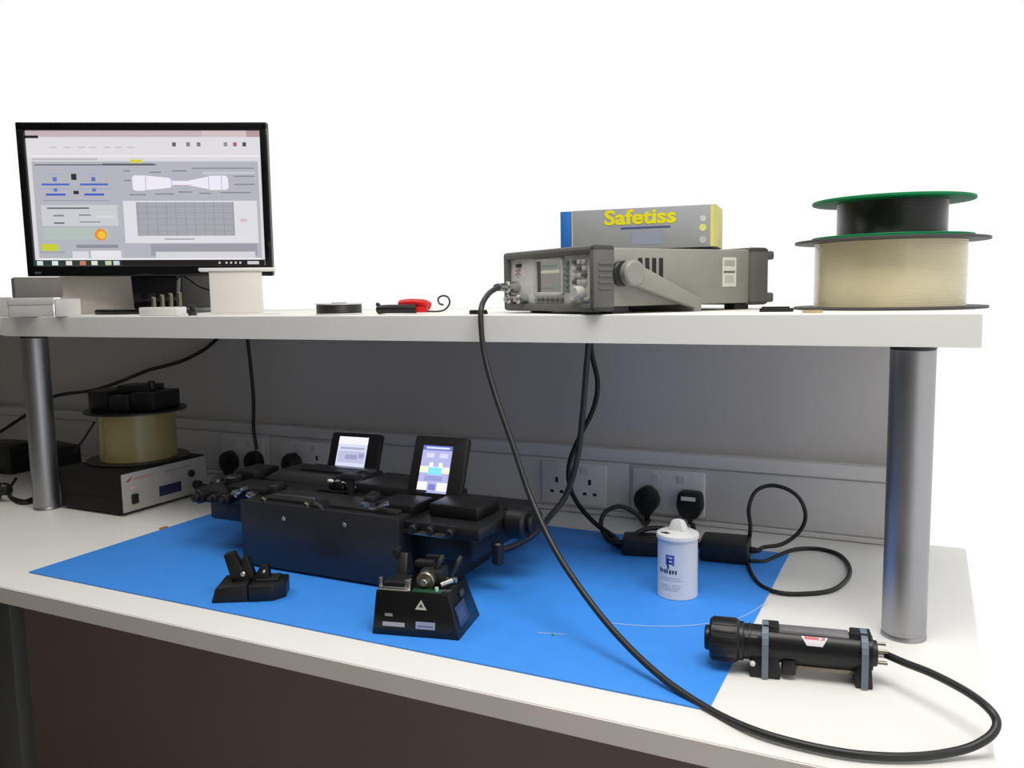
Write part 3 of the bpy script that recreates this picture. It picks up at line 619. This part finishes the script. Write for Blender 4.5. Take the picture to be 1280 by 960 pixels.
# ================================================================== CLEAVER AND CLAMP TOOL
def make_cleaver():
    t = thing('fibre_cleaver', 'black sloping box cleaver with white labels and metal clamps at the mat front', 'cleaver', (-.757, 1.028, ZM), math.radians(13))
    w, d, h = .141, .105, .066
    B().hexa([(0, 0, 0), (w, 0, 0), (w+.004, d, 0), (.004, d, 0), (.004, .012, h), (w-.020, .012, h), (w-.018, d-.006, h), (.008, d-.006, h)], .0015).done('body', M_blk_gloss if False else mat('satin_black', '#0c0c0d', .3), t)
    e = Vector((0, .012, h)).normalized()
    flatprint('front_labels', [(rect(.016, .052, .014, .0205), '#b9b7b6'), (rect(.019, .032, .029, .0335), '#8d8b8a'), (rect(.070, .101, .013, .024), '#a9adc0'), (rect(.073, .098, .016, .0185), '#70769a'),
              ([(.068, .042), (.087, .042), (.0775, .057)], '#c9c5ae'), ([(.074, .0455), (.081, .0455), (.0775, .052)], '#3a372e')], (0.001, -0.0003, 0), (1, 0, 0), e, M_print, t)
    s = Vector((-.020, .0, h)).normalized()
    flatprint('side_label', [(rect(.018, .062, .014, .046), '#3a4668'), (rect(.024, .05, .022, .038), '#4b587c'), (rect(.052, .070, .050, .060), '#3c3f3a')], (w+.0006, 0, 0), (0.04, 1, 0), s, M_print, t)
    B().box(.008, .056, .014, .019, h, h+.006, .001).box(.008, .014, .014, .022, h, h+.020, .002).box(.050, .060, .014, .026, h, h+.018, .002).done('front_anvil', M_chr, t)
    B().box(.014, .050, .020, .060, h, h+.012, .003).done('fibre_table', M_blk, t)
    B().hexa([(.018, .05, h), (.040, .05, h), (.040, .09, h), (.018, .09, h), (.020, .075, h+.042), (.034, .075, h+.042), (.036, .092, h+.036), (.018, .092, h+.036)], .002).done('clamp_arm', M_blk, t)
    B().box(.010, .020, .070, .090, h+.030, h+.048, .003).done('clamp_tip', M_blk, t)
    B().cyl((.078, .030, h+.012), (.078, .045, h+.012), .015, 24, .002).done('blade_wheel', M_brass, t)
    B().cyl((.078, .022, h+.012), (.078, .032, h+.012), .006, 16, .001).done('wheel_screw', M_chr, t)
    B().box(.062, .100, .050, .085, h, h+.022, .003).box(.046, .078, .072, .088, h+.018, h+.030, .003).done('carriage', M_dk, t)
    B().box(.060, .090, .085, .095, h+.024, h+.036, .003).done('rear_grip', M_dk2, t)
    B().cyl((.100, .04, h+.004), (.118, .05, h+.010), .0045, 14, .001).box(.098, .120, .060, .070, h, h+.010, .002).done('side_latch', M_chr, t)
    B().box(.062, .110, .013, .026, h, h+.0025, .0008).done('green_board', mat('green_board', '#1e4a34', .4), t)
    B().cyl((.101, .019, h+.002), (.101, .019, h+.008), .003, 14).done('indicator_lamp', mat('pale_green_lens', '#a8e0c4', .2), t)
    for x_ in (.09, .12): B().tube([(x_-.01, .06, h+.01), (x_, .065, h+.03), (x_+.004, .075, h+.040)], .004, 10).done('release_arm', M_blk, t)
make_cleaver()
def make_tool():
    p = D(262, 757, 0)
    t = thing('fibre_stripper', 'small black clamp tool with raised jaws near the left front of the mat', 'clamp tool', (-1.088, 1.022, ZM), math.radians(30))
    B().hexa([(0, 0, 0), (.062, 0, 0), (.062, .07, 0), (.004, .07, 0), (.006, .006, .024), (.060, .004, .030), (.060, .066, .032), (.010, .066, .028)], .002).done('left_base', M_dk2, t)
    B().prism([(.064, -.002), (.105, .0), (.124, .018), (.122, .060), (.064, .068)], .028, bev=.002).done('right_base', M_blk, t)
    B().hexa([(.030, .025, .026), (.060, .025, .026), (.060, .05, .026), (.030, .05, .026), (.016, .030, .075), (.034, .030, .080), (.034, .046, .080), (.016, .046, .075)], .002).done('left_jaw', M_blk, t)
    B().hexa([(.045, .028, .03), (.070, .028, .03), (.070, .048, .03), (.045, .048, .03), (.046, .03, .068), (.058, .03, .070), (.058, .046, .070), (.046, .046, .068)], .002).done('middle_jaw', M_blk, t)
    B().hexa([(.062, .025, .026), (.094, .025, .026), (.094, .05, .026), (.062, .05, .026), (.078, .03, .052), (.092, .03, .056), (.092, .046, .056), (.078, .046, .052)], .002).done('right_jaw', M_blk, t)
    B().cyl((.050, .027, .042), (.050, .022, .042), .0045, 14, .001).done('pivot_screw', M_chr, t)
    B().cyl((.086, .027, .045), (.086, .022, .045), .003, 14, .001).done('stop_screw', M_chr, t)
    B().box(.072, .110, .02, .055, .028, .032, .001).done('top_pad', M_dk, t)
make_tool()

# ================================================================== RIGHT SIDE OF THE BENCH
# ---- white dispenser tin
def make_tin():
    t = thing('dispenser_tin', 'white cylindrical wipes tin with a flip cap and blue logo on the mat', 'tin', (-.372, 1.385, ZM))
    R, H = .0345, .104
    B().lathe([(0, 0), (R-.001, 0), (R, .001), (R, .0025), (R-.0006, .004), (R-.0006, H-.004), (R, H)], n=64).done('body', mat('tin_white', '#dcdde2', .35, vary=.01), t)
    B().lathe([(R-.002, H-.003), (R+.0016, H-.002), (R+.002, H), (R+.001, H+.005), (R-.006, H+.008), (.012, H+.010), (0, H+.010)], n=64).done('lid', M_white, t)
    B().hexa([(-.019, -.008, H+.006), (.016, -.014, H+.006), (.019, .014, H+.006), (-.014, .018, H+.006), (-.011, -.005, H+.029), (.007, -.008, H+.031), (.011, .009, H+.028), (-.008, .011, H+.026)], .006).done('flip_cap', M_white, t)
    B().prism([(-.024, -.020), (-.013, -.026), (-.006, -.024), (-.014, -.016)], .001, Matrix.Translation((0, 0, H+.0078))).done('dispensing_slot', M_dk, t)
    # print wrapped on the cylinder (a shell of small patches)
    V = []; Fc = []; C = []
    a0 = -math.pi/2+.20-.33       # facing the viewer
    def patch(s0, s1, z0, z1, c, lay=1):
        n = max(1, int((s1-s0)/.004)); r = R-.0006+.00012*lay; i0 = len(V)
        for k in range(n+1):
            a = a0+(s0+(s1-s0)*k/n)/R; V.append((r*math.cos(a), r*math.sin(a), z0)); V.append((r*math.cos(a), r*math.sin(a), z1))
        for k in range(n): Fc.append((i0+2*k, i0+2*k+2, i0+2*k+3, i0+2*k+1)); C.append(hx(c))
    patch(-.008, .008, .060, .078, '#4c63b4'); patch(-.005, .004, .058, .074, '#e6e8f2', 2)
    patch(-.005, -.0015, .054, .073, '#1d2a52', 3); patch(-.005, .006, .068, .072, '#3a55b0', 3); patch(-.005, .004, .062, .0655, '#1d2a52', 3)
    for k, wd in enumerate((.004, .0034, .0042, .003, .0038, .0036, .003)): patch(-.022+k*.0052, -.022+k*.0052+wd, .0455+(.0 if k % 2 else -.0006), .052+(.001 if k in (0, 3) else 0), '#39404e')
    for zz, s0, s1 in ((.037, -.018, .018), (.033, -.020, .022), (.024, -.016, .020), (.020, -.020, .018), (.016, -.014, .014)):
        s_ = s0
        while s_ < s1:
            q = random.uniform(.003, .007); patch(s_, min(s1, s_+q), zz, zz+.0018, '#b3b5bc'); s_ += q+.0015
    me = bpy.data.meshes.new('label_print'); me.from_pydata(V, [], Fc); a = me.color_attributes.new('Col', 'FLOAT_COLOR', 'CORNER')
    i = 0
    for f, c in zip(Fc, C):
        for _ in f: a.data[i].color = (*c, 1); i += 1
    me.materials.append(M_print); o = bpy.data.objects.new('label_print', me); COL.objects.link(o); o.parent = t; o['label'] = 'blue square logo and dark print'
make_tin()

# ---- power bricks behind the tin
def brick(label, x, y, rz, w, d, h):
    t = thing('power_adapter', label, 'power adapter', (x, y, ZM), rz)
    B().box(-w, w, -d, d, 0, h, .006, 3).done('body', M_blk, t)
    B().box(-w*.9, w*.9, -d-.0006, -d+.002, h*.42, h*.46).done('seam', M_dk2, t)
    for s in (-1, 1): B().cyl((s*w, 0, h*.5), (s*(w+.018), 0, h*.5), .007, 16, .002, r1=.0045).done('strain_relief', M_rub, t)
brick('black power brick left of the white tin', -.497, 1.585, .25, .040, .030, .034)
brick('black power brick right of the white tin', -.338, 1.612, .10, .046, .034, .042)
Y = lambda px, py, y: at(px, py, 'y', y)
cable('power_cable', 'black lead from the shelf curving down to the brick left of the tin',
      [Y(738, 425, 1.75), Y(740, 445, 1.75), Y(747, 478, 1.75), Y(742, 510, 1.75), Y(725, 545, 1.74), Y(712, 578, 1.73), Y(712, 607, 1.72), Y(724, 632, 1.70), Y(745, 655, 1.67), Y(770, 673, 1.63), (-.556, 1.573, .022)], .0055, M_rub)
cable('power_cable', 'black lead looping from the pointed plug to the brick left of the tin',
      [Y(811, 650, 1.795), Y(806, 655, 1.77), Y(795, 642, 1.74), Y(775, 633, 1.72), Y(757, 640, 1.70), Y(751, 655, 1.68), Y(757, 670, 1.64), Y(772, 681, 1.60), Y(785, 678, 1.58), Y(800, 664, 1.60), Y(825, 660, 1.64), Y(848, 668, 1.68)], .0050, M_rub)
cable('power_cable', 'short black lead from the stickered plug down behind the tin',
      [Y(866, 655, 1.79), Y(868, 668, 1.77), (-.435, 1.735, .010), (-.415, 1.70, .008), (-.402, 1.606, .022)], .0050, M_rub)
cable('power_cable', 'thin black lead making an upright loop and a flat loop on the bench',
      [(-.276, 1.622, .024), Y(955, 684, 1.66), Y(978, 680, 1.69), Y(999, 665, 1.71), Y(1007, 645, 1.71), Y(1000, 624, 1.71), Y(983, 611, 1.71), Y(962, 607, 1.71), Y(944, 615, 1.70), Y(936, 636, 1.68), Y(938, 660, 1.64), D(934, 692, .006), D(937, 712), D(950, 731), D(975, 741), D(1010, 742), D(1042, 737), D(1060, 722), D(1061, 707), D(1048, 693), D(1022, 686), D(993, 687), D(972, 695), D(955, 702), D(940, 701, .006), (-.291, 1.600, .008)], .0040, M_rub)
cable('signal_cable', 'dark grey cable from under the shelf to the right side of the splicer',
      [Y(736, 425, 1.70), Y(733, 460, 1.70), Y(728, 520, 1.69), Y(722, 570, 1.68), Y(708, 618, 1.66), Y(688, 645, 1.62), D(668, 667, .03), D(645, 681, .012), D(622, 688, .010), D(600, 687, .015), (-.78, 1.44, .030), (-.80, 1.42, .034)], .0065, M_gcab)

# ---- laser module
def make_laser():
    A = Vector((-.263, 1.137, 0)); Bv = Vector((-.050, 1.174, 0)); d = Bv-A; rz = math.atan2(d.y, d.x)
    t = thing('laser_module', 'black cylindrical laser head strapped on two clamps at the right front', 'laser', (A.x, A.y, 0), rz)
    z = .0400; Ln = d.length
    c = lambda x0, x1, r, b=.001, r1=None: ((x0, 0, z), (x1, 0, z), r, 40, b, r1)
    B().cyl(*c(.045, Ln-.002, .0240)).done('barrel', M_dk2 if False else mat('anodised_black', '#17181a', .35, .3), t)
    h = B().cyl(*c(.004, .044, .0290, .003)).cyl(*c(-.003, .006, .017, .002))
    for k in range(16):
        a = 2*math.pi*k/16; h.box(.008, .040, -.0035, .0035, .0275, .0300, .001, M=Matrix.Translation((0, 0, z)) @ Matrix.Rotation(a, 4, 'X'))
    h.done('ribbed_head', M_blk, t)
    B().cyl(*c(.043, .050, .0262)).cyl(*c(.056, .059, .0248, .0005)).done('collar', M_blk, t)
    B().box(.094, .185, -.011, .011, z+.0195, z+.0250, .002).done('top_plate', mat('satin_silver', '#a6a4a6', .35, .7), t, label='silver strip along the top')
    for a, b_ in ((.074, .096), (.186, Ln-.004)): B().box(a, b_, -.012, .012, z+.019, z+.0290, .002).done('top_cap', M_blk, t)
    # sticker on the flank facing the viewer
    V = []; Fc = []; C = []
    def patch(x0, x1, a0, a1, col, ins=0, lay=1):
        n = 6; i0 = len(V); r = .0240+.0002*lay
        for k in range(n+1):
            a = a0+(a1-a0)*k/n; s = ins*(1-k/n)
            V.extend([(x0+s, -r*math.cos(a), z+r*math.sin(a)), (x1-s, -r*math.cos(a), z+r*math.sin(a))])
        for k in range(n): Fc.append((i0+2*k, i0+2*k+1, i0+2*k+3, i0+2*k+2)); C.append(hx(col))
    patch(.124, .158, .45, .98, '#e2dfe2', .007); patch(.128, .154, .80, .97, '#d24a58', 0, 2); patch(.146, .150, .82, .95, '#efe3e5', 0, 3); patch(.052, .068, .6, .72, '#55565a')
    me = bpy.data.meshes.new('warning_sticker'); me.from_pydata(V, [], Fc); at_ = me.color_attributes.new('Col', 'FLOAT_COLOR', 'CORNER'); i = 0
    for f, cc in zip(Fc, C):
        for _ in f: at_.data[i].color = (*cc, 1); i += 1
    me.materials.append(M_print); o = bpy.data.objects.new('warning_sticker', me); COL.objects.link(o); o.parent = t; o['label'] = 'white and red sticker'
    M_band = mat('slate_band', '#6f7d8c', .5, vary=.04)
    for x_, wd in ((.078, .020), (.203, .011)):
        B().hexa([(x_-wd, -.026, 0), (x_+wd, -.026, 0), (x_+wd, .026, 0), (x_-wd, .026, 0), (x_-wd+.002, -.020, z-.008), (x_+wd-.002, -.020, z-.008), (x_+wd-.002, .020, z-.008), (x_-wd+.002, .020, z-.008)], .002).done('clamp_foot', M_blk, t)
        pts = [(x_, -.0290, .002), (x_, -.0285, z-.012)]+[(x_, -.0290*math.cos(a), z+.0290*math.sin(a)) for a in [math.pi*k/12 for k in range(1, 12)]]+[(x_, .0285, z-.012), (x_, .0290, .002)]
        bd = B(); 
        for p, q in zip(pts, pts[1:]):
            p = Vector(p); q = Vector(q); dd = (q-p); nn = Vector((1, 0, 0)).cross(dd.normalized()); wv = Vector((.0042, 0, 0)); e = nn*.0012
            bd.hexa([p-wv-e, p+wv-e, p+wv+e, p-wv+e, q-wv-e, q+wv-e, q+wv+e, q-wv+e])
        bd.done('strap', M_band, t, label='slate grey rubber strap')
    B().box(.10, .118, -.024, .024, .006, .028, .004).done('clamp_wing', M_blk, t)
    B().sphere((.062, -.022, .018), .004).done('ball_screw', M_white, t)
    B().box(.112, .195, -.010, .010, .0105, .0170, .001).done('lower_rail', M_brass, t)
    for yy, zz in ((-.011, .008), (-.011, -.008), (.009, .010), (.0, -.012)): B().cyl((Ln-.003, yy, z+zz), (Ln+.016, yy, z+zz), .0022, 10).done('rear_pin', M_brass, t)
    B().cyl((Ln-.003, 0, z), (Ln+.004, 0, z), .017, 28, .001).done('rear_cap', M_dk, t)
    B().cyl((Ln+.003, .0, z), (Ln+.018, 0, z), .0055, 16, .001).done('rear_connector', M_chr, t)
    return Matrix.Translation((A.x, A.y, 0)) @ Matrix.Rotation(rz, 4, 'Z') @ Vector((Ln+.014, 0, z))
tail = make_laser()
# ---- thick cable from the generator over the shelf edge to the laser
bn = GM @ Vector((-gW+.036, -.010, .048)); b1 = GM @ Vector((-gW+.036, -.030, .048))
t = thing('coaxial_cable', 'thick dark cable swooping from the grey generator across the bench to the laser', 'cable', bn)
o = B().tube([b1, Y(612, 366, 1.34), Y(603, 380, 1.29), Y(601, 400, 1.275), Y(605, 440, 1.265), Y(618, 490, 1.25), Y(640, 553, 1.23), Y(662, 618, 1.205), Y(690, 680, 1.17), Y(725, 735, 1.13), Y(770, 792, 1.09), Y(825, 845, 1.045),
      Y(885, 886, 1.005), D(940, 912, .007), D(1000, 930, .007), D(1070, 943, .007), D(1140, 946, .007), D(1200, 938, .010), D(1234, 923, .022), D(1246, 905, .034), D(1236, 886, .044), D(1207, 864, .046), D(1165, 842, .046), D(1132, 829, .043), tail], .0049, 14).done('sheath', mat('dark_cable_sheath', '#242526', .42, vary=.1), t)
o.location = -bn
o = B().cyl(bn, b1, .0075, 24, .001).done('plug', M_chr, t); o.location = -bn
o = B().cyl(b1+(b1-bn)*-.1, b1+(b1-bn)*.5, .0072, 20, .002, r1=.0055).done('plug_boot', M_blk, t); o.location = -bn
# ---- loose fibres
M_strand = mat('clear_strand', '#bcd4ee', .2)
tag(B().tube([D(763, 779, .0034), D(800, 782, .0036), D(840, 783, .0034), D(880, 780, .0036), D(925, 772, .0036), D(960, 752, .0038)], .0007, 6).done('loose_fibre', M_strand), 'long loose glass fibre lying on the mat in front of the tin', 'fibre')
t = thing('loose_fibre', 'short fibre offcut with a green bead in the middle of the mat', 'fibre', D(691, 793, ZM))
p = D(691, 793, ZM)
o = B().tube([D(672, 791, .0034), D(690, 792, .0034), D(708, 793, .0034)], .0006, 6).done('strand', M_strand, t); o.location = -p
o = B().sphere(D(691, 793, .0044), .002, (1.3, 1, .8)).done('bead', mat('green_bead', '#3fae4a', .3), t); o.location = -p
tag(B().tube([D(200, 661, .001), D(204, 660, .0035), D(209, 659, .001)], .003, 8).done('orange_crumb', mat('orange_scrap', '#b9763f', .6)), 'tiny orange scrap beside the mat at the left', 'scrap')
